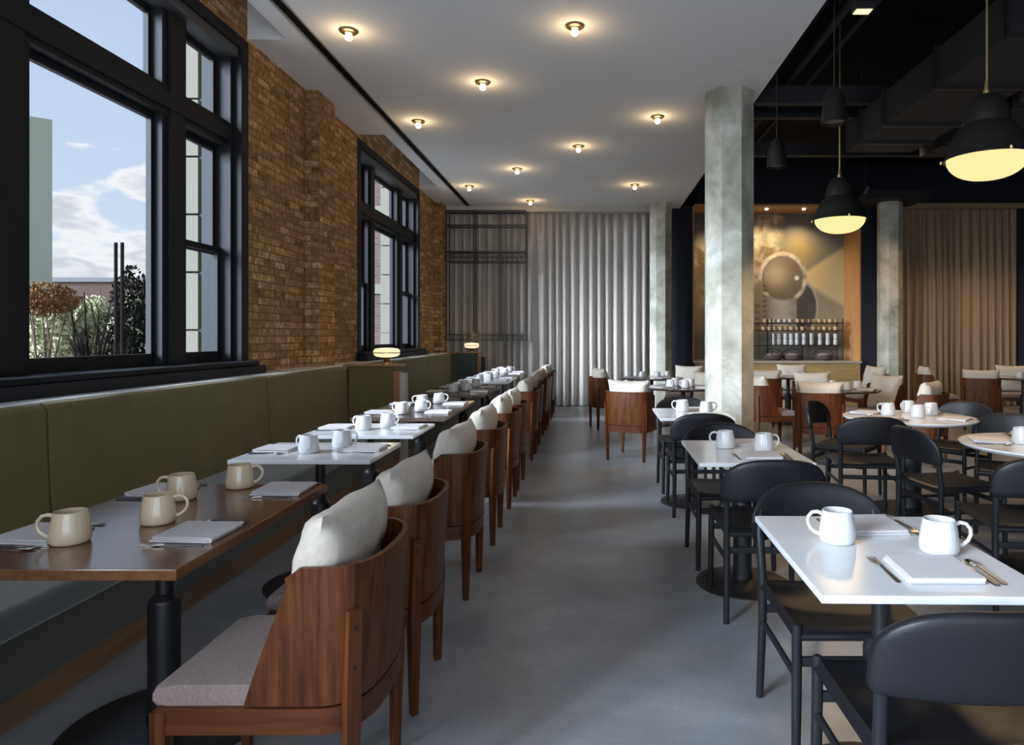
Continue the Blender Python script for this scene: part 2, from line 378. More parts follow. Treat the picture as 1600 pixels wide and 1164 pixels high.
# skirting under the bench back is hidden; windows follow
def window(idx, ya, yb):
    root = empty('window_%d' % idx, (XL, ya, 0)); root['kind'] = 'structure'
    L = yb - ya; X0 = -.16   # local: x toward the room, y along the wall
    def P(y0, y1, z0, z1, x0, x1, name, m, bev=.004):
        return MB().box((x0, y0, z0), (x1, y1, z1), bev).build(name, m, root)
    # casing around the opening
    f = MB()
    for (y0, y1, z0, z1) in ((0, .12, 1.17, 3.92), (L - .12, L, 1.17, 3.92), (.12, L - .12, 3.82, 3.92)):
        f.box((-.30, y0, z0), (.012, y1, z1), .006)
    for (y0, y1, z0, z1) in ((.12, .16, 1.17, 3.82), (L - .16, L - .12, 1.17, 3.82)):
        f.box((-.30, y0, z0), (-.06, y1, z1), .004)
    f.build('casing', FRAME, root)
    P(.12, L - .12, 3.74, 3.83, -.20, -.01, 'blind_box', FRAME2, .01)
    P(-.06, L + .03, 1.08, 1.15, -.30, .15, 'window_sill', FRAME, .006)
    P(-.03, L + .0, 1.15, 1.19, -.30, .11, 'sill_nosing', FRAME, .012)
    # mullions and transom
    m = MB()
    my = [(.72, 1.01), (L - 1.01, L - .72)]
    for y0, y1 in my:
        m.box((-.22, y0, 1.19), (-.10, y1, 3.75), .004)
        m.box((-.12, y0 + .06, 1.19), (-.075, y1 - .06, 3.75), .008)
    m.build('mullion', FRAME, root)
    t_ = MB(); t_.box((-.26, .12, 2.99), (-.09, L - .12, 3.20), .004); t_.box((-.12, .12, 3.03), (-.065, L - .12, 3.15), .01)
    t_.build('transom', FRAME, root)
    # sashes: each with its pane
    bays = [(.16, .72), (1.01, L - 1.01), (L - .72, L - .16)]
    for bi, (y0, y1) in enumerate(bays):
        rows = [(3.20, 3.74, -.20)]
        rows += [(1.19, 2.99, -.18)] if bi == 1 else [(1.19, 2.14, -.165), (2.08, 2.99, -.205)]
        for z0, z1, xc in rows:
            s = MB(); t2 = .045 if bi != 1 else .03; tb = .085 if z0 < 1.5 else .045; tt = .05
            s.box((xc - .02, y0, z0), (xc + .02, y0 + t2, z1), .003); s.box((xc - .02, y1 - t2, z0), (xc + .02, y1, z1), .003)
            s.box((xc - .02, y0 + t2, z0), (xc + .02, y1 - t2, z0 + tb), .003); s.box((xc - .02, y0 + t2, z1 - tt), (xc + .02, y1 - t2, z1), .003)
            so = s.build('sash', FRAME if idx != 3 else FRAME2, root)
            MB().box((xc - .004, y0 + t2, z0 + tb), (xc + .004, y1 - t2, z1 - tt)).build('pane', GLASS, so)
    return root
window(3, *WIN[0]); window(1, *WIN[1]); window(2, *WIN[2])

# concrete columns (octagonal)
def column(name, x, y, r, h, label):
    rot = math.radians(22.5 - 5)
    poly = [(x + r * math.cos(rot + k * PI / 4), y + r * math.sin(rot + k * PI / 4)) for k in range(8)]
    o = MB().prism(poly, 0, h).build(name, COLUMN, sharp=20); tag(o, label, kind='structure'); return o
column('column_1', 1.47, 7.20, .262, HC, 'large octagonal raw concrete column beside the white tables')
column('column_2', 1.37, 13.15, .225, HC, 'slim octagonal concrete column at the right end of the grey curtain')
column('column_3', 5.76, 13.1, .225, 3.95, 'slim octagonal concrete column right of the mural')
MB_ = MB().box((5.2, 12.6, 3.95), (6.3, 13.6, 4.1)); struct('trim_9', MB_, DUCT)

# curtains
def curtain(name, x0, x1, y, z0, z1, pitch, amp, m, label, seed, cx):
    rnd = random.Random(seed); nx = int((x1 - x0) / .012); nz_ = 26
    xs = [x0 + (x1 - x0) * i / nx for i in range(nx + 1)]
    ph = []; a = 0
    for x in xs:
        k = mnoise.noise(Vector((x * 2.3, seed, 0))); a += 2 * PI / pitch * (1 + .6 * k) * (x1 - x0) / nx; ph.append(a)
    def f(u, v):
        i = min(nx, int(round(u * nx))); x = xs[i]; z = z0 + (z1 - z0) * v
        low = (1 - v)
        p = ph[i] + low * .9 * mnoise.noise(Vector((x * 2.1, seed + 5, v * 1.2)))
        aa = amp * (.75 + .9 * low * (.8 + .5 * mnoise.noise(Vector((x * 3, seed + 9, 0)))))
        s_ = math.sin(p)
        return (x + .012 * math.cos(p * 2) , y - aa * (abs(s_) ** .8) * (1 if s_ > 0 else -1) - .012 * math.sin(p * .5 + 1) * low, z)
    o = MB().shell(f, nx, nz_, .004).build(name, m, sharp=80)
    tag(o, label, 'curtain'); return o
curtain('curtain', -2.86, 1.22, 13.62, .015, 3.84, .17, .062, CURTAIN, 'floor-length taupe curtain across the far end of the aisle', 3, 0)
curtain('curtain', 6.20, 8.58, 13.70, .015, 3.95, .15, .05, CURTAIN2, 'floor-length brown curtain right of the mural and far column', 11, 0)

# ------------------------------------------------------------------ mural: flat painting in the niche
def mural():
    NX, NZ = 300, 240
    X0, X1, Z0, Z1 = 2.09, 5.40, .90, 4.0
    S = .01354
    def fbm(x, z, o=4):
        v = 0; a = .5; f_ = 1
        for _ in range(o): v += a * mnoise.noise(Vector((x * f_, z * f_, 3.7))); a *= .5; f_ *= 2.1
        return v
    def mix(a, b_, t): t = max(0, min(1, t)); return tuple(p + (q - p) * t for p, q in zip(a, b_))
    def sst(a, b_, x): t = max(0, min(1, (x - a) / (b_ - a))); return t * t * (3 - 2 * t)
    def paint(px, py):
        n1 = fbm(px / 26, py / 26); n2 = fbm(px / 15 + 8, py / 15) * .9
        col = mix((.20, .19, .15), (.11, .115, .11), sst(380, 330, py) + n1)
        col = mix(col, (.34, .28, .17), sst(380, 480, py) * .8 + n2 * .3)
        # steam billows on the left, a golden glow behind the boiler
        dx, dy = px - 1252, py - 395; g = math.exp(-(dx * dx / 700 + dy * dy / 900)); col = mix(col, (.44, .33, .12), g * (.9 + n1))
        for cx, cy, r in ((1195, 350, 22), (1212, 368, 18), (1205, 395, 26), (1190, 425, 26), (1215, 345, 12), (1150, 420, 40), (1120, 470, 34), (1100, 400, 30), (1178, 380, 20)):
            d = math.hypot(px - cx, py - cy) / r + n2 * 1.0 + n1 * .4
            if d < 1.15:
                t = sst(1.15, .35, d); lit = .45 + .5 * n2 * 4.0 - (py - cy) / r * .25
                col = mix(col, mix((.26, .17, .07), (.85, .70, .44), lit), t * .9)
        # beam of the headlight
        bx = px - 1247
        if bx > 0:
            up = 434 - bx * .66; lo = 434 + bx * .58
            e = min(sst(up - 6, up + 5, py), sst(lo + 8, lo - 5, py)); col = mix(col, mix((.95, .66, .22), (.62, .50, .27), bx / 55), e * .95)
        # body of the engine
        if 1196 < px < 1262 and py > 452:
            t = sst(452, 462, py) * sst(1196, 1204, px) * sst(1262, 1252, px); col = mix(col, mix((.52, .44, .35), (.24, .19, .15), (abs(px - 1222) / 34) + n2 * .7), t)
        d2 = math.hypot((px - 1254) * 1.15, (py - 480) * .7)
        if px > 1246 and d2 < 30: col = mix(col, (.085, .07, .06), sst(30, 26, d2)); col = mix(col, (.5, .45, .36), sst(3, 1, abs(d2 - 28)) * .7)
        r0 = math.hypot(px - 1224, (py - 434) * .93)
        if r0 < 40 and (py < 462 or px > 1235):
            rim = sst(40, 36, r0) * sst(29, 32, r0); col = mix(col, mix((.78, .66, .46), (.34, .26, .17), .4 + n2 * 2.5), rim)
        if r0 < 41: col = mix(col, (.10, .08, .06), sst(2.2, .6, abs(r0 - 31)) * .7)
        if r0 < 30:
            hx = px - 1213; hy = py - 430; k = math.exp(-(hx * hx + hy * hy) / 420); col = mix((.20, .145, .085), (.60, .46, .29), k)
        hl = math.hypot(px - 1246, py - 434)
        if hl < 5: col = mix(col, (1.0, .92, .7), sst(5, 2, hl))
        if 1192 < px < 1200 and 445 < py < 510 and (int(py / 4) % 2): col = mix(col, (.07, .06, .05), .5)
        if 1180 < px < 1188 and 470 < py < 510 and (int(py / 5) % 2): col = mix(col, (.09, .07, .06), .5)
        if py > 508: col = mix(col, (.13, .14, .15), sst(508, 530, py) * .75)
        return col
    b = bmesh.new(); cols = []; V = []
    for j in range(NZ + 1):
        row = []
        for i in range(NX + 1):
            X = X0 + (X1 - X0) * i / NX; Z = Z0 + (Z1 - Z0) * j / NZ
            row.append(b.verts.new((X, 14.50, Z))); cols.append(paint(921 + X / S, 525 - (Z - 1.4) / S))
        V.append(row)
    for j in range(NZ):
        for i in range(NX): b.faces.new((V[j][i], V[j][i + 1], V[j + 1][i + 1], V[j + 1][i]))
    me = bpy.data.meshes.new('mural'); b.to_mesh(me); b.free()
    at = me.color_attributes.new('paint', 'FLOAT_COLOR', 'POINT')
    for k, c_ in enumerate(cols): at.data[k].color = (*c_, 1)
    m = bpy.data.materials.new('mural_paint'); m.use_nodes = True; t = m.node_tree
    a = N(t, 'ShaderNodeVertexColor'); a.layer_name = 'paint'
    t.links.new(a.outputs[0], t.nodes['Principled BSDF'].inputs['Base Color']); t.nodes['Principled BSDF'].inputs['Roughness'].default_value = .8
    me.materials.append(m)
    o = bpy.data.objects.new('mural', me); COL.objects.link(o)
    MB().box((2.09, 14.505, .90), (5.40, 14.555, 4.0)).build('backing_board', NAVY, o)
    tag(o, 'golden mural of a steam engine with smoke and headlight beam in the niche', 'mural')
mural()

# shelving rack in front of the mural with its cups
def back_rack():
    root = empty('shelf_rack', (0, 14.1, 0)); tag(root, 'low black metal shelf rack of cups standing below the mural', 'shelf')
    x0, x1 = 2.5, 5.17
    for x in (x0, 3.30, 3.72, 4.45, x1):
        m = MB(); m.cyl((x, -.16, .90), (x, -.16, 1.76), .012, seg=8); m.cyl((x, .16, .90), (x, .16, 1.76), .012, seg=8); m.build('post', BLACKMETAL, root)
    for z in (1.20, 1.50, 1.655):
        MB().box((x0 - .02, -.17, z), (x1 + .02, .17, z + .018), .003).build('shelf', BLACKMETAL, root)
back_rack()
cupbm = MB().lathe([(0, 0), (.026, 0), (.038, .02), (.042, .075), (.039, .075), (.035, .02), (0, .012)], seg=16)
stack = MB()
for k in range(2): stack.lathe([(0, .12 * k), (.030, .12 * k), (.042, .12 * k + .02), (.040, .12 * k + .115), (.034, .12 * k + .115), (.03, .12 * k + .03), (0, .12 * k + .02)], seg=16)
kst = Kind(stack.build('cup_stack', CERAMIC_W), 'cups')
gl = cupbm.build('amber_glass', mat('amber_glass', (.62, .40, .20), rough=.2, var=(.75, .55, .32), vscale=20)); kgl = Kind(gl, 'glass')
kcup = Kind(MB().lathe([(0, 0), (.026, 0), (.036, .02), (.038, .07), (.035, .07), (.032, .02), (0, .012)], seg=16).build('small_cup', CERAMIC_W), 'cup')
pos = [1207, 1216, 1226, 1235, 1244, 1255, 1267, 1280, 1292, 1304]
ordn = ['first', 'second', 'third', 'fourth', 'fifth', 'sixth', 'seventh', 'eighth', 'ninth', 'tenth', 'eleventh', 'twelfth', 'thirteenth', 'fourteenth']
for i, px in enumerate(pos):
    kst.put(((px - 921) * 14.1 / 1067, 14.05, 1.218), 0, 'two stacked white cups on the middle rack shelf, %s from the left' % ordn[i], 'stacks of white cups on the rack')
for i in range(14):
    kgl.put((3.60 + i * .112, 14.02 + .03 * (i % 2), 1.673), 0, 'small amber glass on the top rack shelf, %s from the left' % ordn[i], 'amber glasses on the top shelf of the rack')
for i in range(14):
    kgl.put((3.58 + i * .113, 14.02 + .03 * ((i + 1) % 2), 1.518), 0, 'small amber glass on the second rack shelf, %s from the left' % ordn[i], 'amber glasses on the second shelf of the rack')
for i in range(4):
    kcup.put((3.76 + i * .115, 13.97, 1.673 + .0), 0, 'small white cup at the front of the top rack shelf, %s from the left' % ordn[i], 'white cups on the top shelf of the rack')
def basket():
    root = empty('basket'); m = MB()
    m.lathe([(0, 0), (.15, 0), (.19, .04), (.20, .11), (.19, .11), (.17, .04), (0, .015)], seg=24); m.build('bowl', mat('dark_wicker', (.07, .05, .045), rough=.8, bump=.5, bscale=60), root)
    MB().lathe([(0, .05), (.16, .06), (.13, .12), (.06, .15), (0, .155)], seg=20).build('liner', mat('pinkish_liner_cloth', (.36, .27, .24), rough=.9), root)
    MB().tube([(.20 * math.cos(a), 0, .10 + .14 * math.sin(a)) for a in [PI * k / 12 for k in range(13)]], .007, seg=6).build('handle', BLACKMETAL, root)
    return root
kb = Kind(basket(), 'basket')
for x, t_ in ((3.78, 'left end'), (4.18, 'middle'), (4.82, 'right end')):
    kb.put((x, 14.08, .90), 0, 'dark wicker basket under the rack below the mural, %s' % t_, 'baskets under the rack')

# hanging wire shelf at the far left, in front of the curtain
def wire_rack():
    root = empty('hanging_wire_shelf', (0, 13.2, 0)); tag(root, 'thin black metal hanging shelf frame before the left part of the curtain', 'shelf')
    xa, xb = -2.76, -1.225
    for x in (xa, -2.24, -1.74, xb):
        for y, nm in ((0, 'front'), (.26, 'rear')):
            MB().box((x - .009, y - .009, 1.30), (x + .009, y + .009, 3.84)).build('upright', BLACKMETAL, root)
    for z in (3.82, 3.54, 3.03):
        m = MB()
        for y in (0, .26): m.box((xa, y - .01, z - .013), (xb, y + .01, z + .013))
        for x in (xa, xb): m.box((x - .008, 0, z - .01), (x + .008, .26, z + .01))
        m.build('rail', BLACKMETAL, root)
    for z in (2.84, 1.32):
        m = MB()
        for y in (0, .26):
            m.box((xa, y - .008, z - .008), (xb, y + .008, z + .008)); m.box((xa, y - .008, z + .10), (xb, y + .008, z + .115))
            for k in range(17):
                x = xa + (xb - xa) * k / 16; m.box((x - .005, y - .005, z), (x + .005, y + .005, z + .11))
        for k in range(17):
            x = xa + (xb - xa) * k / 16; m.box((x - .004, 0, z - .004), (x + .004, .26, z + .004))
        m.build('wire_shelf', BLACKMETAL, root)
wire_rack()

# ================================================================== BENCHES
def bench(ya, yb, seams, label, name='banquette'):
    root = empty(name, (0, ya, 0)); tag(root, label, 'bench')
    L = yb - ya
    MB().box((-2.90, 0, 0), (-2.06, L, .11)).build('plinth', PLINTH, root)
    MB().box((-2.90, 0, .11), (-2.05, L, .33), .01).build('seat_base', mat('dark_green_upholstery', (.040, .043, .028), rough=.85, sheen=.3) if 'dark_green_upholstery' not in MATS else MATS['dark_green_upholstery'], root)
    ss = [0] + [s - ya for s in seams] + [L]
    for a, b_ in zip(ss, ss[1:]):
        # seat cushion: rounded slab
        MB().box((-2.64, a + .004, .33), (-2.02, b_ - .004, .445), .028, 4).build('seat_cushion', TEAL, root)
        prof = [(-2.585, .44), (-2.60, .62), (-2.612, .9), (-2.616, 1.04), (-2.632, 1.064), (-2.655, 1.075), (-2.72, 1.075), (-2.74, 1.06), (-2.74, .34), (-2.60, .34)]
        m = MB(); loops = []
        for y, ins in ((a + .006, .018), (a + .012, .006), (a + .03, 0), (b_ - .03, 0), (b_ - .012, .006), (b_ - .006, .018)):
            cx_, cz = -2.66, .75
            loops.append([(x + (cx_ - x) * ins * 6 * (1 if x > -2.65 else 0), y, z + (cz - z) * ins * .6) for x, z in prof])
        m.loft(loops).build('backrest', GREEN, root, sharp=50)
    MB().box((-2.945, 0, 1.035), (-2.665, L, 1.083), .006).build('ledge', LEDGE_SHEEN, root)
    MB().box((-2.90, 0, .0), (-2.745, L, 1.035)).build('back_frame', NAVY, root)
bench(-.9, 7.38, [1.05, 3.30, 5.55], 'long olive velvet bench under the near window, with teal seat')
bench(7.52, 12.92, [9.35, 11.15], 'olive velvet bench under the far window, beyond the first divider')
def divider(y, label, m, th=.12, glow=True):
    root = empty('booth_divider', (0, y, 0)); tag(root, label, 'divider')
    MB().box((-2.61, 0, 0), (-2.12, th, 1.07), .012, 3).build('panel', m, root)
    MB().box((-2.66, -.012, 1.07), (-2.02, th + .012, 1.095), .004).build('cap', CAPWOOD, root)
    MB().box((-2.12, -.004, 0), (-2.055, th + .004, 1.02), .003).build('end_post', wood('orange_post_wood', (.30, .12, .05), (.42, .19, .08)) if 'orange_post_wood' not in MATS else MATS['orange_post_wood'], root)
    MB().box((-2.055, .01, 0), (-1.99, th - .01, 1.0), .003).build('end_panel', PALE if glow else NAVY, root)
divider(7.385, 'olive upholstered booth divider carrying the nearer lamp', GREEN)
divider(12.93, 'teal upholstered booth divider carrying the farther lamp', TEAL, glow=False)
def pill_lamp():
    root = empty('pill_lamp')
    MB().lathe([(0, 0), (.055, 0), (.055, .015), (.03, .02), (0, .02)], seg=24).build('base', BRASS, root)
    MB().cyl((0, 0, .02), (0, 0, .075), .032, .034).build('stem', WALNUT, root)
    MB().lathe([(0, .072), (.06, .074), (.11, .082), (.135, .10), (.142, .125), (.138, .15), (.12, .168), (.06, .176), (0, .178)], seg=32).build('lamp_shade', LAMPGLOW, root)
    MB().lathe([(.141, .118), (.1445, .12), (.1445, .127), (.141, .129)], seg=32).build('band', BRASS, root)
    return root
kl = Kind(pill_lamp(), 'lamp')
for (x, y, t_) in ((-2.21, 7.445, 'nearer'), (-2.24, 12.99, 'farther')):
    kl.put((x, y, 1.095), 0, 'glowing pill-shaped glass lamp on top of the %s booth divider' % t_, 'lamps on the booth dividers')
    lamp('lamp_light', 'POINT', (x, y, 1.40), 1.6, (1, .72, .38), shadow_soft_size=.08)

# ================================================================== FURNITURE PROTOTYPES
def rect_table(w_, l_, m, th, base_r, name='table', edge=.004):
    """w_ across (x), l_ along (y); column in the middle"""
    root = empty(name)
    MB().box((-w_ / 2, -l_ / 2, .75 - th), (w_ / 2, l_ / 2, .75), edge).build('tabletop', m, root)
    pedestal(root, base_r, th)
    return root
def pedestal(root, base_r, th, r=.052):
    MB().box((-.17, -.17, .75 - th - .012), (.17, .17, .75 - th), .003).build('top_plate', BLACKMETAL, root)
    MB().lathe([(0, 0), (base_r, 0), (base_r, .008), (base_r * .8, .02), (base_r * .3, .032), (0, .034)], seg=48).build('base', BLACKMETAL, root)
    MB().lathe([(0, .03), (r + .004, .03), (r + .004, .05), (r, .06), (r, .45), (r - .004, .462), (r - .020, .48), (0, .485)], seg=32).build('column', BLACKMETAL, root)
    MB().cyl((0, 0, .48), (0, 0, .75 - th - .01), .027).build('neck', BLACKMETAL, root)
def round_table(r, m, th, name='round_table', drum=False):
    root = empty(name)
    MB().lathe([(0, .75 - th), (r - .02, .75 - th), (r, .75 - th * .45), (r, .748), (r - .003, .75), (0, .75)], seg=72).build('tabletop', m, root)
    pedestal(root, .30, th, r=.095 if drum else .05)
    return root

def tub_chair():
    """walnut tub chair facing +Y"""
    root = empty('tub_chair')
    HW, YBK, YS = .252, -.285, -.135
    def U(s, yf):
        """s in 0..1 along the U, front at yf"""
        ls = .28
        if s < ls: return Vector((-HW, yf + (YS - yf) * s / ls, 0)), 0
        if s > 1 - ls: return Vector((HW, YS + (yf - YS) * (s - 1 + ls) / ls, 0)), 0
        t = PI * (s - ls) / (1 - 2 * ls)
        cx, sx = math.cos(t), math.sin(t); e = 2 / 2.7
        return Vector((-HW * (abs(cx) ** e) * (1 if cx > 0 else -1), YS + (YBK - YS) * abs(sx) ** e, 0)), sx
    def f(u, v):
        p, k = U(u, .045 - .13 * v); z = .402 + (.778 - .402) * v
        z -= .030 * max(0, 1 - min(u, 1 - u) / .16) ** 2.5 * v ** 3
        p = p.copy(); fl = 1 + .05 * v; return (p.x * fl, p.y * (1 + .04 * v) - .012 * v * k, z)
    MB().shell(f, 44, 8, -.016).build('backrest', WALNUT, root, sharp=40)
    # seat cushion, curved at the back
    pts = [U(s / 24, .30)[0] for s in range(25)]
    poly = [(p.x * .925, p.y * .925 if p.y < .2 else p.y) for p in pts]
    MB().prism(poly, 0.385, .452, .024).build('seat', SEATFAB, root, sharp=60)
    # curved apron rail
    m = MB()
    def fr_(u, v):
        p, _ = U(u, .282); return (p.x * 1.0, p.y * 1.0, .325 + .07 * v)
    m.shell(fr_, 44, 1, -.022); m.box((-.23, .262, .325), (.23, .285, .395), .003)
    m.build('seat_rail', WALNUT_H, root)
    for sx in (-1, 1):
        lp = lambda x, y, z, a: [(x - a, y - a, z), (x + a, y - a, z), (x + a, y + a, z), (x - a, y + a, z)]
        MB().loft([lp(sx * .235, .275, 0, .013), lp(sx * .232, .275, .385, .022)]).build('leg', WALNUT, root)
        q = lambda x, y, z, a, b_: [(x - a, y - b_, z), (x + a, y - b_, z), (x + a, y + b_, z), (x - a, y + b_, z)]
        M = Matrix.Translation((sx * .228, -.240, 0)) @ Matrix.Rotation(sx * math.radians(44), 4, 'Z')
        po = MB().loft([q(-sx * .004, .014, 0, .012, .013), q(0, .006, .36, .021, .018), q(0, -.001, .45, .020, .012), q(0, -.012, .655, .018, .010)], M=M).build('rear_post', WALNUT, root)
        bb = MB()
        for z in (.50, .61): bb.cyl((0, .0, z), (0, -.016 - (z - .5) * .06, z), .006, seg=10, M=M)
        bb.build('bolt', BLACKMETAL, po)
    return root
def pillow(w_=.50, h=.47, T=.088):
    b = bmesh.new(); n = 18; front = {}; back = {}
    for i in range(n + 1):
        for j in range(n + 1):
            u = -1 + 2 * i / n; v = -1 + 2 * j / n
            pu = 1 - .075 * (1 - v * v) * abs(u) ** 3; pv = 1 - .075 * (1 - u * u) * abs(v) ** 3
            x = u * w_ / 2 * pu; z = v * h / 2 * pv
            tt = T * (max(0, (1 - u ** 4)) * max(0, (1 - v ** 4))) ** .55
            wr = .012 * mnoise.noise(Vector((u * 2.5, v * 2.5, 1.7))) + .006 * mnoise.noise(Vector((u * 7, v * 7, 4)))
            edge = i in (0, n) or j in (0, n)
            vf = b.verts.new((x, tt + (0 if edge else wr), z)); front[i, j] = vf
            back[i, j] = vf if edge else b.verts.new((x, -tt + wr, z))
    for i in range(n):
        for j in range(n):
            b.faces.new((front[i, j], front[i, j + 1], front[i + 1, j + 1], front[i + 1, j])); b.faces.new((back[i, j], back[i + 1, j], back[i + 1, j + 1], back[i, j + 1]))
    m = MB(); m._merge(b)
    o = m.build('pillow', LINEN, sharp=70)
    return o

def black_chair():
    """black stained chair with leather seat and padded rounded back, facing +Y"""
    root = empty('black_chair'); R = .0165
    for sx in (-1, 1):
        MB().tube([(sx * .226, .222, 0), (sx * .222, .218, .25), (sx * .220, .215, .462), (sx * .220, .215, .470)], [R * .85, R, R, R * .6], seg=14).build('leg', BLACKWOOD, root)
        MB().tube([(sx * .228, -.235, 0), (sx * .222, -.215, .30), (sx * .222, -.213, .46), (sx * .228, -.240, .64), (sx * .222, -.258, .72)], [R * .85, R, R, R, R * .8], seg=14).build('rear_post', BLACKWOOD, root)
        MB().cyl((sx * .222, -.21, .30), (sx * .222, .215, .30), .011, seg=10).build('stretcher', BLACKWOOD, root)
    for y, z in ((.216, .35), (-.214, .35)):
        MB().box((-.215, y - .008, z - .016), (.215, y + .008, z + .016), .005).build('stretcher', BLACKWOOD, root)
    for y in (-.213, .215): MB().cyl((-.22, y, .43), (.22, y, .43), .014, seg=10).build('seat_rail', BLACKWOOD, root)
    def f(u, v):
        x = -1 + 2 * u; y = -1 + 2 * v
        s = abs(x)
        z = .468 - .022 * (1 - x ** 4) * (1 - y ** 6) - (.034 * max(0, (s - .9) / .1) ** 2) - (.02 * max(0, (abs(y) - .9) / .1) ** 2)
        return (x * .236, y * .226, z)
    MB().shell(f, 24, 24, -.024).build('seat', LEATHER, root, sharp=60)
    # padded back
    W, zb, zt = .258, .595, .815; loops = []
    for i in range(25):
        a = -1 + 2 * i / 24; x = W * math.sin(a * PI / 2); q = abs(x) / W
        top = zt - .165 * (1 - (1 - min(1, q) ** 2.6) ** (1 / 2.6)); bot = zb + .012 * (1 - q * q) + (.02 * max(0, (q - .93) / .07) ** 2)
        hh = max(.012, (top - bot) / 2); cz = (top + bot) / 2
        th = .021 * (1 - .55 * q ** 8)
        if q > .999: th *= .5; hh *= .85
        cy = -.305 + .075 * q * q
        L = []
        for k in range(20):
            t = 2 * PI * k / 20; c_, s_ = math.cos(t), math.sin(t); e = 2 / 3.6
            zz = cz + hh * (abs(s_) ** e) * (1 if s_ > 0 else -1); yy = cy + th * (abs(c_) ** e) * (1 if c_ > 0 else -1)
            L.append((x, yy - (zz - zb) * .10, zz))
        loops.append(L)
    MB().loft(loops).build('backrest', LEATHER, root, sharp=60)
    return root

def mug(m):
    root = empty('mug')
    fl = lambda k, z: (.0009 * math.cos(k * 2 * PI / 64 * 20) if .045 < z < .092 else 0)
    MB().lathe([(0, 0), (.046, 0), (.052, .003), (.0555, .012), (.056, .03), (.054, .045), (.0505, .07), (.0465, .092), (.0455, .099), (.0440, .100), (.0425, .099), (.0435, .09), (.050, .04), (.049, .012), (0, .008)], seg=64, mod=fl).build('body', m, root, sharp=50)
    MB().tube([(.0475, 0, .086), (.060, 0, .091), (.076, 0, .088), (.088, 0, .074), (.090, 0, .056), (.082, 0, .038), (.068, 0, .026), (.054, 0, .022)], [.0062, .0062, .0058, .0055, .0055, .0055, .006, .0065], seg=10, flat=1.0).build('handle', m, root)
    return root
def napkin():
    m = MB()
    m.box((-.10, -.095, .0), (.10, .10, .007), .0034, 2); m.box((-.098, -.10, .0068), (.097, .094, .0145), .0036, 2)
    m.box((-.095, -.097, .0142), (.100, .097, .021), .0034, 2); m.tube([(-.096, -.097, .011), (.097, -.097, .011)], .0105, seg=12)
    for v in m.bm.verts:
        v.co.z *= .72; v.co.z += .0022 * (1 + mnoise.noise(Vector((v.co.x * 14, v.co.y * 14, 0)))) * (v.co.z > .004)
        v.co.x += .006 * mnoise.noise(Vector((v.co.x * 5, v.co.y * 9, v.co.z * 60))) + v.co.y * .05; v.co.y += .006 * mnoise.noise(Vector((v.co.x * 9, 3, v.co.z * 70)))
    return m.build('napkin', NAPKIN, sharp=60)
def fork():
    root = empty('fork')
    MB().loft([[(-w_, y, z), (w_, y, z), (w_, y, z + .003), (-w_, y, z + .003)] for y, w_, z in ((-.10, .004, .0), (-.095, .0062, .0), (-.04, .0045, .0015), (.02, .0028, .005))]).build('handle', DARKSTEEL, root)
    m = MB(); m.loft([[(-w_, y, z), (w_, y, z), (w_, y, z + .0022), (-w_, y, z + .0022)] for y, w_, z in ((.018, .0028, .005), (.04, .009, .004), (.055, .0115, .001))])
    for k in range(4):
        x = -.0093 + k * .0062; m.loft([[(x - a, y, z), (x + a, y, z), (x + a, y, z + .002), (x - a, y, z + .002)] for y, z, a in ((.054, .001, .0017), (.08, .001, .0013), (.098, .004, .0007))])
    m.build('tines', STEEL, root); return root
def knife():
    root = empty('knife')
    MB().loft([[(-w_, y, 0), (w_, y, 0), (w_, y, .005), (-w_, y, .005)] for y, w_ in ((-.11, .005), (-.10, .0065), (-.02, .0055), (0, .0045))]).build('handle', DARKSTEEL, root)
    MB().loft([[(-.0045, y, .001), (w_, y, .0015), (w_, y, .0028), (-.0045, y, .0035)] for y, w_ in ((0, .004), (.03, .009), (.08, .009), (.10, .003), (.108, -.003))]).build('blade', STEEL, root); return root
def spoon():
    root = empty('spoon')
    MB().loft([[(-w_, y, z), (w_, y, z), (w_, y, z + .003), (-w_, y, z + .003)] for y, w_, z in ((-.10, .004, 0), (-.092, .006, 0), (-.03, .0042, .002), (.035, .0026, .006))]).build('handle', DARKSTEEL, root)
    def f(u, v):
        a = 2 * PI * u; r = v; return (.0165 * r * math.cos(a), .062 + .027 * r * math.sin(a), .0008 + .006 * r * r)
    MB().shell(f, 20, 5, .0012).build('bowl', STEEL, root); return root

K = dict(chair=Kind(tub_chair(), 'chair'), pillow=Kind(pillow(), 'pillow'), black=Kind(black_chair(), 'chair'),
         mugc=Kind(mug(CERAMIC), 'mug'), mugw=Kind(mug(CERAMIC_W), 'mug'), napkin=Kind(napkin(), 'napkin'), fork=Kind(fork(), 'fork'), knife=Kind(knife(), 'knife'), spoon=Kind(spoon(), 'spoon'))
TZ = .7502
def tub(x, y, rz, where, plabel=None, lean=.20, pz=.678, pillow_on=True, g='walnut tub chairs'):
    K['chair'].put((x, y, 0), rz, 'walnut tub chair with mauve seat, ' + where, g)
    if pillow_on:
        d = Vector((-math.sin(rz), math.cos(rz), 0)) * -.118   # toward the back
        jr = random.uniform(-.05, .05)
        K['pillow'].put((x + d.x, y + d.y, pz + random.uniform(-.006, .006)), rz + jr, 'off-white linen pillow on the tub chair ' + (plabel or where), 'linen pillows on the tub chairs', tilt=lean + random.uniform(-.03, .03))
def mug_at(kind, x, y, a, label, g): K[kind].put((x, y, TZ), a, label, g)
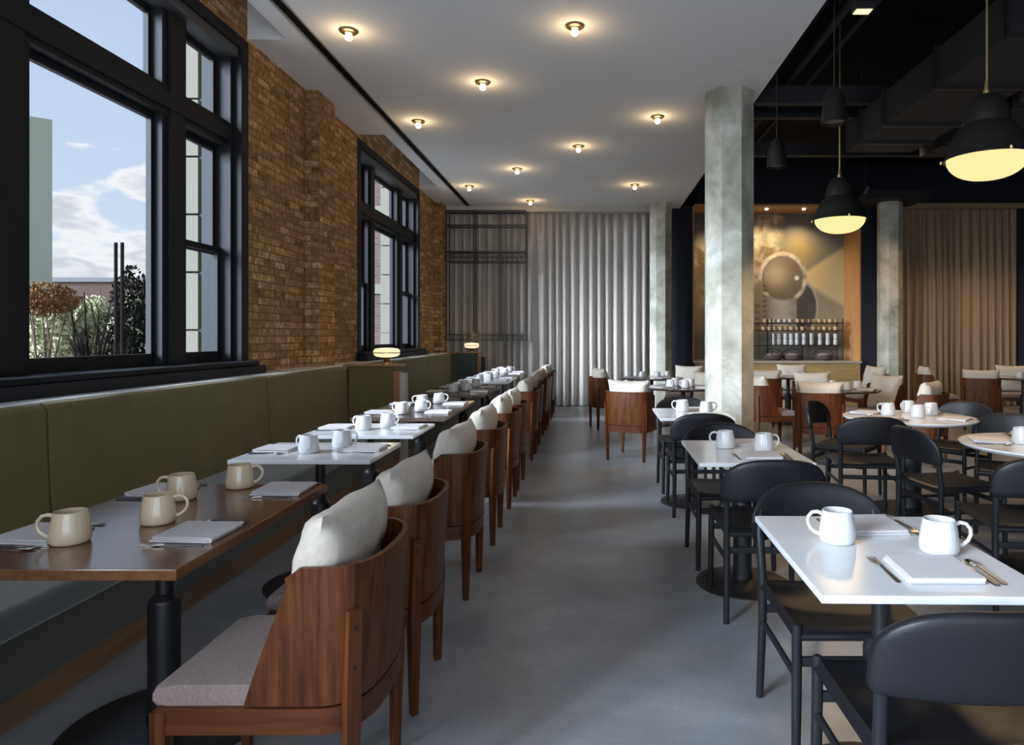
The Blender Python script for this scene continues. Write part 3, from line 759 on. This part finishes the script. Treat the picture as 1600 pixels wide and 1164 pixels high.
def place(table, who, x, y, face, tilt=0.0, cut=True, g='place settings'):
    """napkin at x,y; face = rotation of someone facing +Y"""
    c_, s_ = math.cos(face), math.sin(face)
    def at(dx, dy): return (x + dx * c_ - dy * s_, y + dx * s_ + dy * c_, TZ)
    K['napkin'].put(at(0, 0), face + tilt, 'folded white napkin, %s of %s' % (who, table), 'folded napkins on the tables')
    if cut:
        K['fork'].put(at(-.128, .01), face, 'steel fork left of the napkin, %s of %s' % (who, table), 'forks on the tables')
        K['knife'].put(at(.118, .0), face, 'steel knife right of the napkin, %s of %s' % (who, table), 'knives on the tables')
        K['spoon'].put(at(.143, .0), face, 'steel spoon beside the knife, %s of %s' % (who, table), 'spoons on the tables')

# ------------------------------------------------------------------ row along the bench
XT = -1.525
rows = [
    ('the brown lower-left table', 1.90, 3.00, TABLEWOOD, .032, [(2.22, 'near'), (2.85, 'far')], 'long brown wooden table at the lower left beside the bench'),
    ('the first white bench table', 3.58, 4.17, MARBLE, .024, [(3.90, '')], 'white stone table, nearest of the white ones beside the bench'),
    ('the second white bench table', 4.46, 5.08, MARBLE, .024, [(4.82, '')], 'white stone table beside the bench, just before the dark tables'),
    ('the first dark bench table', 5.42, 6.86, DARKTABLE, .03, [(5.78, 'near'), (6.48, 'far')], 'dark wooden table beside the bench, just before the nearer divider'),
    ('the second dark bench table', 7.54, 8.96, DARKTABLE, .03, [(7.95, 'near'), (8.62, 'far')], 'dark wooden table beside the bench, just past the nearer divider'),
    ('the far white bench table', 9.50, 10.80, MARBLE, .024, [(9.85, 'near'), (10.5, 'far')], 'white table far down the bench row under the far window'),
    ('the last bench table', 11.30, 12.60, DARKTABLE, .03, [(11.65, 'near'), (12.25, 'far')], 'dark wooden table, last of the bench row before the curtain'),
]
for ti, (tn, y0, y1, m_, th, seats, lab) in enumerate(rows):
    t_ = rect_table(.75, y1 - y0, m_, th, .33 if ti == 0 else .30); t_.location = (XT, (y0 + y1) / 2, 0); tag(t_, lab, 'table', 'tables in the row along the bench')
    for yc, nf in seats:
        pre = (nf + ' ') if nf else ''
        mk = 'mugc' if ti == 0 else 'mugw'
        place(tn, pre + 'chair side', -1.285, yc + .02, PI / 2, random.uniform(-.06, .06))
        place(tn, pre + 'bench side', -1.775, yc + .0, -PI / 2, random.uniform(-.06, .06))
        if ti == 0:
            mp_ = {'near': ((-1.634, 2.15, 195), (-1.50, 2.375, 20)), 'far': ((-1.624, 2.72, 190), (-1.50, 2.93, 15))}[nf]
        else: mp_ = ((-1.565, yc - .09, 180 + random.uniform(-25, 25)), (-1.45, yc + .10, random.uniform(-25, 25)))
        cn = 'warm-tinted white' if ti == 0 else 'white'
        mug_at(mk, mp_[0][0], mp_[0][1], math.radians(mp_[0][2]), '%s mug for the %sbench seat of %s' % (cn, pre, tn), 'mugs on the bench row tables')
        mug_at(mk, mp_[1][0], mp_[1][1], math.radians(mp_[1][2]), '%s mug for the %schair seat of %s' % (cn, pre, tn), 'mugs on the bench row tables')
CH = [(2.09, 'nearest to the camera at lower left'), (2.74, 'second from the camera in the bench row'), (3.84, 'facing the first white bench table'), (4.78, 'facing the second white bench table'),
      (5.74, 'near side of the first dark bench table'), (6.42, 'far side of the first dark bench table'), (7.90, 'near side of the second dark bench table'), (8.58, 'far side of the second dark bench table'),
      (9.85, 'near side of the far white bench table'), (10.48, 'far side of the far white bench table'), (11.60, 'near side of the last bench table'), (12.22, 'last in the row before the curtain')]
for y, t_ in CH:
    tub(-.885 + random.uniform(-.006, .006), y, PI / 2 + random.uniform(-.02, .02), t_)

# ------------------------------------------------------------------ right row of white tables with black chairs
RR = [('the white lower-right table', (.89, 2.085), -.022, 'square white table at the lower right corner'),
      ('the middle white aisle table', (.868, 3.875), -.014, 'square white table, middle one of the right-hand aisle row'),
      ('the white table by the column', (.863, 5.77), -.014, 'square white table farthest up the aisle, by the thick column')]
for i, (tn, (x, y), rz, lab) in enumerate(RR):
    t_ = rect_table(.60, .76, MARBLE, .022, .26); t_.location = (x, y, 0); t_.rotation_euler.z = rz; tag(t_, lab, 'table', 'square white aisle tables')
    place(tn, 'near side', x + .055, y - .20, rz, .0); place(tn, 'far side', x + .06, y + .235, PI + rz, .05)
    mm = [((.784, 2.16, 165), (1.052, 2.055, -8)), ((.79, 3.97, 175), (.985, 3.86, 8)), ((.80, 5.88, 170), (.985, 5.76, 5))][i]
    mug_at('mugw', mm[0][0], mm[0][1], math.radians(mm[0][2]), 'white mug on the left half of ' + tn, 'mugs on the aisle tables')
    mug_at('mugw', mm[1][0], mm[1][1], math.radians(mm[1][2]), 'white mug on the right half of ' + tn, 'mugs on the aisle tables')
BCH = [(.885, 1.775, 0, 'cut by the bottom right corner'), (.89, 2.42, PI, 'tucked at the far side of the white lower-right table'),
       (.895, 3.56, .0, 'at the near side of the middle white aisle table'), (.875, 4.30, PI, 'at the far side of the middle white aisle table'),
       (.88, 5.50, 0, 'at the near side of the white table by the column'), (.88, 6.28, PI, 'at the far side of the white table by the column'),
       (2.12, 5.28, -.12, 'back to us at the round table with four mugs'), (2.25, 5.98, math.radians(-128), 'turned right at the left of the round four-mug table'),
       (2.36, 4.48, math.radians(-82), 'side-on at the left of the right-edge round table'), (2.28, 3.62, -.10, 'cut by the right edge beside the round table'),
       (3.05, 4.93, math.radians(150), 'behind the round table at the right edge'), (3.15, 5.95, math.radians(125), 'behind the round table with four mugs')]
for x, y, rz, t_ in BCH:
    K['black'].put((x, y, 0), rz, 'black padded chair ' + t_, 'black padded chairs')

# ------------------------------------------------------------------ round tables
def rt(tn, x, y, r, m_, lab, sets, mugs, drum=False, cut=True):
    t_ = round_table(r, m_, .026, drum=drum); t_.location = (x, y, 0); tag(t_, lab, 'table')
    for a, who in sets:
        A = math.radians(a); px, py = x + (r - .17) * math.cos(A), y + (r - .17) * math.sin(A)
        place(tn, who, px, py, A + PI / 2, random.uniform(-.1, .1), cut)
    for i, (mx_, my_, who) in enumerate(mugs):
        mug_at('mugw', mx_, my_, random.uniform(0, 6.28), 'white mug, %s on %s' % (who, tn), 'mugs on the round tables')
rt('the round four-mug table', 2.58, 5.52, .50, MARBLE, 'round white table with four mugs right of the thick column', [(215, 'left side'), (320, 'right side'), (140, 'far left side'), (45, 'far right side')],
   [(2.45, 5.60, 'leftmost'), (2.71, 5.80, 'farthest'), (2.62, 5.45, 'nearest'), (2.81, 5.62, 'rightmost')], drum=True)
rt('the right-edge round table', 2.78, 4.10, .50, MARBLE, 'round white table cut by the right edge of the photo', [(160, 'left side'), (250, 'near side'), (75, 'far side')],
   [(2.61, 4.12, 'left one'), (2.86, 4.02, 'right one')], drum=True)
rt('the dark table by the thick column', 1.20, 8.75, .50, DARKTABLE, 'round dark table nearest left of the thick column', [(215, 'left side'), (320, 'right side')],
   [(1.02, 8.62, 'leftmost'), (1.20, 8.55, 'nearest'), (1.30, 8.80, 'rightmost'), (1.12, 8.95, 'farthest')], cut=False)
rt('the dark table before the far column', .98, 10.75, .50, DARKTABLE, 'round dark table in front of the grey curtain and far column', [(200, 'left side'), (300, 'right side')],
   [(.82, 10.62, 'leftmost'), (1.05, 10.55, 'middle'), (1.22, 10.70, 'rightmost')], cut=False)
rt('the dark table before the mural', 3.05, 8.40, .50, DARKTABLE, 'round dark table in the middle, before the mural, with mugs', [(210, 'left side'), (330, 'right side')],
   [(2.84, 8.25, 'leftmost'), (3.0, 8.42, 'second from left'), (3.08, 8.18, 'nearest'), (3.28, 8.36, 'rightmost')], cut=False)
rt('the table under the mural', 3.20, 11.0, .45, DARKTABLE, 'small round dark table standing closest under the mural', [(210, 'left side')],
   [(3.02, 10.9, 'left one'), (3.3, 10.85, 'right one')], cut=False)
rt('the far right dark table', 6.80, 10.7, .50, DARKTABLE, 'round dark table before the brown curtain at the right edge', [(200, 'left side')],
   [(6.62, 10.5, 'single')], cut=False)
TUBS = [(.50, 7.86, -.42, 'back to us left of the thick column'), (.30, 10.45, math.radians(-75), 'side-on before the grey curtain'),
        (1.62, 9.45, math.radians(150), 'mostly hidden behind the thick column'), (1.60, 11.4, math.radians(150), 'farthest one left of the thick column'),
        (2.58, 7.70, -.20, 'back to us in front of the mural tables'), (2.30, 8.80, math.radians(-80), 'left of the dark table before the mural'),
        (2.58, 10.25, -.05, 'just right of the thick column, farther back'), (3.05, 9.28, math.radians(172), 'far side of the dark table before the mural'),
        (3.72, 8.80, math.radians(115), 'right side of the dark table before the mural'), (3.62, 7.55, math.radians(48), 'turned left behind the round four-mug table'),
        (3.50, 11.75, math.radians(172), 'facing us closest under the mural'), (4.55, 11.2, math.radians(100), 'under the right end of the mural'),
        (5.88, 10.3, -.40, 'back to us before the brown curtain'), (5.65, 11.2, math.radians(-100), 'side-on left before the brown curtain'), (7.15, 11.5, math.radians(160), 'at the far right edge by the brown curtain')]
for x, y, rz, t_ in TUBS: tub(x, y, rz, t_)

# ================================================================== LIGHT FITTINGS
def ceiling_light():
    root = empty('ceiling_light')
    MB().lathe([(0, 0), (.075, 0), (.078, -.008), (.070, -.016), (.04, -.02), (.036, -.028), (0, -.028)], seg=32).build('ring', BRASS, root)
    MB().lathe([(0, -.026), (.020, -.03), (.028, -.042), (.031, -.058), (.027, -.073), (.015, -.083), (0, -.086)], seg=24).build('bulb', BULB, root)
    return root
kc = Kind(ceiling_light(), 'ceiling light')
CL = [(-2.01, 5.70, 'nearest on the left, close to the ceiling slot'), (-.12, 5.61, 'nearest to the top edge, above the aisle'), (-1.07, 6.85, 'in the second row, between the first two'), (-2.03, 8.10, 'by the slot above the divider lamp'),
      (.79, 7.93, 'just left of the thick column top'), (-.146, 9.16, 'halfway down the ceiling above the aisle'), (-1.10, 10.4, 'farther, left of the aisle'), (-2.04, 11.6, 'at the far end beside the slot'), (.765, 11.5, 'at the far end on the right'), (-1.11, 12.85, 'last one, closest to the curtain')]
for x, y, t_ in CL:
    kc.put((x, y, HC), 0, 'small brass ceiling light with bare bulb, ' + t_, 'small ceiling lights')
    lamp('bulb_light', 'POINT', (x, y, HC - .13), 2.3, (1, .68, .34), shadow_soft_size=.055)
def pendant(h_rod):
    root = empty('pendant_lamp')   # origin at the rim plane centre
    MB().cyl((0, 0, .44), (0, 0, h_rod), .009, seg=10).build('rod', BRASS, root)
    MB().lathe([(0, .40), (.022, .40), (.026, .43), (.018, .455), (.012, .50), (0, .50)], seg=16).build('collar', BRASS, root)
    MB().lathe([(0, .415), (.05, .412), (.085, .39), (.118, .34), (.132, .28), (.136, .225), (.150, .215), (.165, .20), (.20, .145), (.225, .09), (.238, .04), (.252, .02), (.258, .004), (.250, 0), (.244, .004), (.228, .03), (.19, .14), (.13, .21), (.12, .28), (.07, .39), (0, .40)], seg=56).build('lamp_shade', MATS['pendant_black'], root)
    MB().lathe([(.236, .012), (.232, -.02), (.218, -.046), (.20, -.068), (.177, -.087), (.15, -.102), (.117, -.114), (.08, -.122), (.04, -.1265), (0, -.128)], seg=48).build('glass_bowl', GLOBE, root)
    for k in range(3):
        a = 2 * PI * k / 3 + .5; MB().lathe([(0, -.008), (.011, -.006), (.011, .012), (0, .014)], (0.262 * math.cos(a), .262 * math.sin(a), .006), seg=10).build('rim_screw', BRASS, root)
    return root
mat('pendant_black', (.010, .009, .0075), rough=.55, spec=.22)
kp = Kind(pendant(HT - 2.53), 'pendant lamp')
for x, y, t_ in ((2.545, 4.37, 'large at the top right corner'), (2.445, 6.67, 'hanging before the mural')):
    kp.put((x, y, 2.53), 0, 'black domed pendant lamp with glowing glass bowl, ' + t_, 'black domed pendants')
    lamp('pendant_light', 'SPOT', (x, y, 2.36), 60, (1, .66, .32), shadow_soft_size=.16, spot_size=math.radians(165), spot_blend=.5)
def can(L, r=.1, glow=None):
    root = empty('can_light')
    MB().cyl((0, 0, .25), (0, 0, L), .006, seg=8).build('rod', BLACKMETAL, root)
    MB().lathe([(0, .28), (.03, .275), (.06, .24), (r * .82, .18), (r * .95, .04), (r, .0), (r * .93, .0), (r * .9, .03), (0, .05)], seg=32).build('can', MATS['pendant_black'], root)
    MB().lathe([(0, .022), (r * .9, .022), (r * .9, .028), (0, .03)], seg=24).build('diffuser', glow or MATS['dim_diffuser'], root)
    return root
mat('dim_diffuser', (.22, .18, .14), rough=.6)
kca = Kind(can(HT - 3.05), 'can light')
kca.put((1.90, 5.30, 3.05), 0, 'unlit black can light on a rod, nearer and larger of the two', 'hanging can lights')
kca.put((1.83, 6.67, 3.05), 0, 'unlit black can light on a rod, farther and lower in the picture', 'hanging can lights')
def track(x, y, z, lab, tilt, lit):
    root = empty('track_spot', (x, y, z)); tag(root, lab, 'spotlight')
    MB().cyl((0, 0, .08), (0, 0, HT - z), .008, seg=8).build('stem', BLACKMETAL, root)
    m = MB(); m.lathe([(0, .10), (.035, .10), (.042, .06), (.045, -.03), (.04, -.03), (.036, .02), (0, .03)], seg=20, M=Euler(tilt).to_matrix().to_4x4()); m.build('head', BLACKMETAL, root)
    MB().lathe([(0, -.015), (.038, -.015), (.038, -.01), (0, -.008)], seg=20, M=Euler(tilt).to_matrix().to_4x4()).build('lens', SPOTGLOW if lit else MATS['dim_diffuser'], root)
track(4.45, 11.0, 3.72, 'small dark track spotlight above the far round tables', (.3, .4, 0), False)
# lit downlight high up near the ceiling edge
dl = empty('downlight', (2.02, 5.05, 3.80)); tag(dl, 'lit square downlight high in the black ceiling, near the plaster edge', 'downlight')
MB().box((-.07, -.05, 0), (.07, .05, .06), .006).build('housing', BLACKMETAL, dl); MB().box((-.058, -.04, -.004), (.058, .04, .001)).build('lens', emit_mat('downlight_glow', (1, .78, .42), 1.6), dl)
MB().cyl((0, 0, .05), (0, 0, HT - 3.80), .006, seg=8).build('stem', BLACKMETAL, dl)
# little recessed spots under the niche head
ns = []
for x, t_ in ((2.85, 'left'), (3.62, 'middle'), (4.38, 'right')):
    r_ = MB().lathe([(0, 0), (.035, 0), (.035, -.02), (.027, -.02), (0, -.012)], seg=20).build('niche_spot', SPOTGLOW); r_.location = (x + .3 if False else x, 13.95, 4.0)
    tag(r_, 'tiny lit spot in the head of the mural niche, %s one' % t_, 'spotlight', 'spots in the mural niche')
    lamp('niche_light', 'SPOT', (x, 13.98, 3.94), 48, (1, .80, .54), shadow_soft_size=.05, spot_size=math.radians(120), spot_blend=.7).rotation_euler = (math.radians(12), 0, 0)
# warm downlights high over the right-hand side of the room
for x, y in ((4.2, 6.4), (4.2, 9.4), (6.9, 11.9), (8.0, 11.9), (6.8, 8.0), (4.8, 12.0)):
    lamp('warm_downlight', 'SPOT', (x, y, 4.2), 110, (1, .66, .34), shadow_soft_size=.08, spot_size=math.radians(110), spot_blend=.6)

# ducts and pipes in the black ceiling
def duct(name, x0, x1, z0, z1, ya, yb, fl, label):
    root = empty(name, (0, ya, 0)); tag(root, label, 'duct')
    MB().box((x0, 0, z0), (x1, yb - ya, z1), .006).build('duct_body', DUCT, root)
    for y in fl: MB().box((x0 - .025, y - ya - .02, z0 - .025), (x1 + .025, y - ya + .02, z1 + .025)).build('flange', BLACKMETAL, root)
    for y in (ya + .6, yb - .5):
        m = MB(); m.cyl((x0 - .015, y - ya, z0 - .01), (x0 - .015, y - ya, HT), .006, seg=6); m.cyl((x1 + .015, y - ya, z0 - .01), (x1 + .015, y - ya, HT), .006, seg=6); m.build('hanger', BLACKMETAL, root)
duct('air_duct', 3.07, 3.86, 3.60, 3.94, 1.0, 8.18, (1.9, 2.95, 4.0, 5.0, 6.03, 7.1, 7.75), 'big dark rectangular air duct under the black ceiling at right')
duct('air_duct', 4.35, 4.95, 3.75, 4.05, 3.0, 9.0, (4.2, 5.6, 7.0, 8.4), 'second dark air duct, right of the big one')
for (x, z, r, y1, lb) in ((2.3, 4.35, .05, 12, 'thin dark pipe left of the big duct'), (2.62, 4.45, .035, 12, 'thinnest dark pipe high beside the big duct')):
    o = MB().cyl((x, 0.5, z), (x, y1, z), r, seg=14).build('ceiling_pipe', DUCT); tag(o, lb, 'pipe')
for i, y in enumerate((7.9, 8.8, 10.2)):
    o = MB().box((1.84, y, 4.1 + .12 * (i % 2)), (9.2, y + .12, 4.3 + .12 * (i % 2))).build('ceiling_beam', DUCT)
    tag(o, 'dark cross beam under the black ceiling, %s' % ['nearest', 'middle one', 'farthest'][i], 'beam', 'cross beams of the black ceiling')

# ================================================================== OUTSIDE
GND = -1.6
tag(MB().box((-160, -60, GND - .3), (-3.35, 160, GND)).build('ground', mat('pale_pavement', (.42, .41, .38), rough=.9, var=(.5, .49, .46), vscale=.3)), 'pale paved ground outside the windows', kind='structure')
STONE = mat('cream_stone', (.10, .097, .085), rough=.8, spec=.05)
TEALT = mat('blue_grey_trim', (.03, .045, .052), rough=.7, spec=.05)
for i, y in enumerate((6.02, 11.96)):
    root = empty('outside_pier', (0, y, 0)); tag(root, 'cream stone pier outside the %s window' % ('near' if i == 0 else 'far'), 'pier')
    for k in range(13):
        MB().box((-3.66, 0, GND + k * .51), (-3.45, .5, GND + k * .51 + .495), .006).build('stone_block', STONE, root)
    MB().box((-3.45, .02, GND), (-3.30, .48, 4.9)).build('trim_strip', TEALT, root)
wing = empty('brick_wing', (0, 15.4, 0)); tag(wing, 'red brick building wing seen through the far window', 'building')
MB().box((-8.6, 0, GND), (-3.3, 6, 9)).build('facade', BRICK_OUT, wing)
for z in (.6, 2.35, 4.1, 5.9): MB().box((-8.65, -.06, z), (-3.35, 0, z + .22)).build('stone_band', STONE, wing)
bl = empty('tall_grey_building', (-47.2, 60, 0), math.radians(40)); tag(bl, 'tall grey-green windowless building outside the near window', 'building')
MB().box((-38, 0, GND), (0, 18, 20.4)).build('wall', mat('grey_green_cladding', (.21, .23, .19), rough=.9, spec=.03, var=(.225, .245, .205), vscale=.4), bl)
lb = empty('low_far_building', (-75, 95, 0)); tag(lb, 'long low far building with dark flat roof on the horizon', 'building')
MB().box((-25, 0, GND), (35, 10, 8.9)).build('wall', mat('far_brick', (.045, .03, .026), rough=.9, spec=.03), lb); MB().box((-25.5, -.5, 8.9), (35.5, 10, 9.5)).build('roof', mat('dark_roof', (.03, .03, .035), rough=.8), lb)
# planting: leaf clusters on branches
def leafy(name, loc, label, cat, cfg, lm, bm_, seed, stuffw=None):
    """cfg: (rx,ry,rz, zc, n leaves, leaf size, branches, lean)"""
    rnd = random.Random(seed); rx, ry, rz_, zc, n_, ls, nb = cfg
    root = empty(name, loc); tag(root, label, cat)
    m = MB()
    for k in range(nb):
        a = rnd.uniform(0, 2 * PI); e = Vector((rx * .85 * math.cos(a) * rnd.random() ** .5, ry * .85 * math.sin(a) * rnd.random() ** .5, zc + rz_ * rnd.uniform(-.3, .95)))
        p0 = Vector((rnd.uniform(-.15, .15) * rx, rnd.uniform(-.15, .15) * ry, 0)); mid = p0.lerp(e, .5) + Vector((rnd.uniform(-.2, .2) * rx, 0, rz_ * .15))
        m.tube([p0, mid, e], [.06, .04, .014], seg=5)
        for q in range(3):
            s0 = p0.lerp(e, rnd.uniform(.5, .9)); s1 = s0 + Vector((rnd.uniform(-.5, .5) * rx, rnd.uniform(-.3, .3) * ry, rnd.uniform(.1, .5) * rz_)); m.tube([s0, s1], [.02, .007], seg=4)
    m.build('branches', bm_, root)
    if n_:
        b = bmesh.new()
        for k in range(n_):
            while True:
                p = Vector((rnd.uniform(-1, 1), rnd.uniform(-1, 1), rnd.uniform(-1, 1)))
                if p.length < 1 and mnoise.noise(p * 2.2 + Vector((seed, 0, 0))) > -.15: break
            c_ = Vector((p.x * rx, p.y * ry, zc + p.z * rz_)); R_ = Euler((rnd.uniform(0, 6), rnd.uniform(0, 6), rnd.uniform(0, 6))).to_matrix()
            s = ls * rnd.uniform(.6, 1.3)
            b.faces.new([b.verts.new(c_ + R_ @ Vector(q)) for q in ((-s, 0, 0), (0, -s * .5, 0), (s, 0, 0), (0, s * .5, 0))])
        mm_ = MB(); mm_._merge(b); mm_.build('foliage', lm, root)
IVY = mat('pale_leaves', (.42, .41, .26), rough=.9, spec=.03, var=(.20, .21, .12), vscale=1.5)
RUST = mat('rusty_leaves', (.12, .055, .018), rough=.9, spec=.03, var=(.07, .035, .014), vscale=2)
DKG = mat('dark_evergreen_leaves', (.007, .009, .007), rough=.9, spec=.02)
BRN = mat('brown_twigs', (.06, .042, .032), rough=.9, spec=.03)
DBR = mat('dark_bark', (.008, .007, .007), rough=.9, spec=.02)
def W(px, Y): return (px - 921) * Y / 1067
for k, (px, Y, lab_) in enumerate(((10, 31, 'far left in the near window'), (77, 29.5, 'left of the middle in the near window'), (149, 31, 'centre of the near window'), (208, 29.5, 'right part of the near window'))):
    leafy('pale_hedge', (W(px, Y), Y, GND), 'pale green ivy-like bush outside, ' + lab_, 'bush', (1.0, 1.0, 2.3, 2.6, 3200, .12, 8), IVY, DBR, 20 + k)
leafy('rusty_shrub', (W(70, 25), 25, GND), 'rusty brown shrub outside the near window, left', 'bush', (1.1, 1.0, .62, 4.35, 2400, .07, 6), RUST, BRN, 41)
for k, (px, h) in enumerate(((52, 2.3), (124, 2.0), (196, 2.4), (278, 2.1))):
    leafy('bare_brown_tree', (W(px, 55), 55, GND), 'hazy brown leafless tree on the horizon, %s' % ['leftmost', 'second from left', 'behind the evergreen', 'rightmost'][k], 'tree', (1.75, 1.6, h + .6, 3.8, 2200, .14, 10), BRN, BRN, 50 + k)
leafy('evergreen_tree', (W(205, 22), 22, GND), 'dark evergreen tree at the right of the near window', 'tree', (.72, .7, 2.3, 3.0, 2600, .09, 10), DKG, DBR, 60)
leafy('bare_tree', (W(150, 20), 20, GND), 'bare branching tree left of the dark evergreen', 'tree', (1.3, .8, 1.9, 2.6, 0, .1, 26), DKG, DBR, 63)
for px in (181, 191):
    o = MB().cyl((W(px, 19), 19, GND), (W(px, 19), 19, 4.0), .045, seg=8).build('wooden_post', DBR); tag(o, 'tall dark post outside the near window, %s of the pair' % ('left' if px < 185 else 'right'), 'post', 'pair of tall posts')
def car(px, Y, lab_, m_):
    root = empty('parked_car', (W(px, Y), Y, GND), math.radians(70)); tag(root, lab_, 'car')
    prof = [(-2.1, .35), (-2.1, .75), (-1.5, .95), (-.9, 1.4), (.7, 1.42), (1.4, 1.0), (2.1, .85), (2.15, .4)]
    MB().loft([[(x, y * (1 if z < 1 else .82), z) for x, z in prof] for y in (-.85, -.8, .8, .85)]).build('body', m_, root, sharp=30)
    for x in (-1.35, 1.35):
        for y in (-.8, .8): MB().cyl((x, y - .1, .32), (x, y + .1, .32), .32, seg=18).build('wheel', BLACKMETAL, root)
for a, b2, c2 in ((85, 27, 'white car parked outside at the left of the near window'),):
    car(a, 24, c2, mat('white_car_paint', (.3, .3, .31), rough=.3))
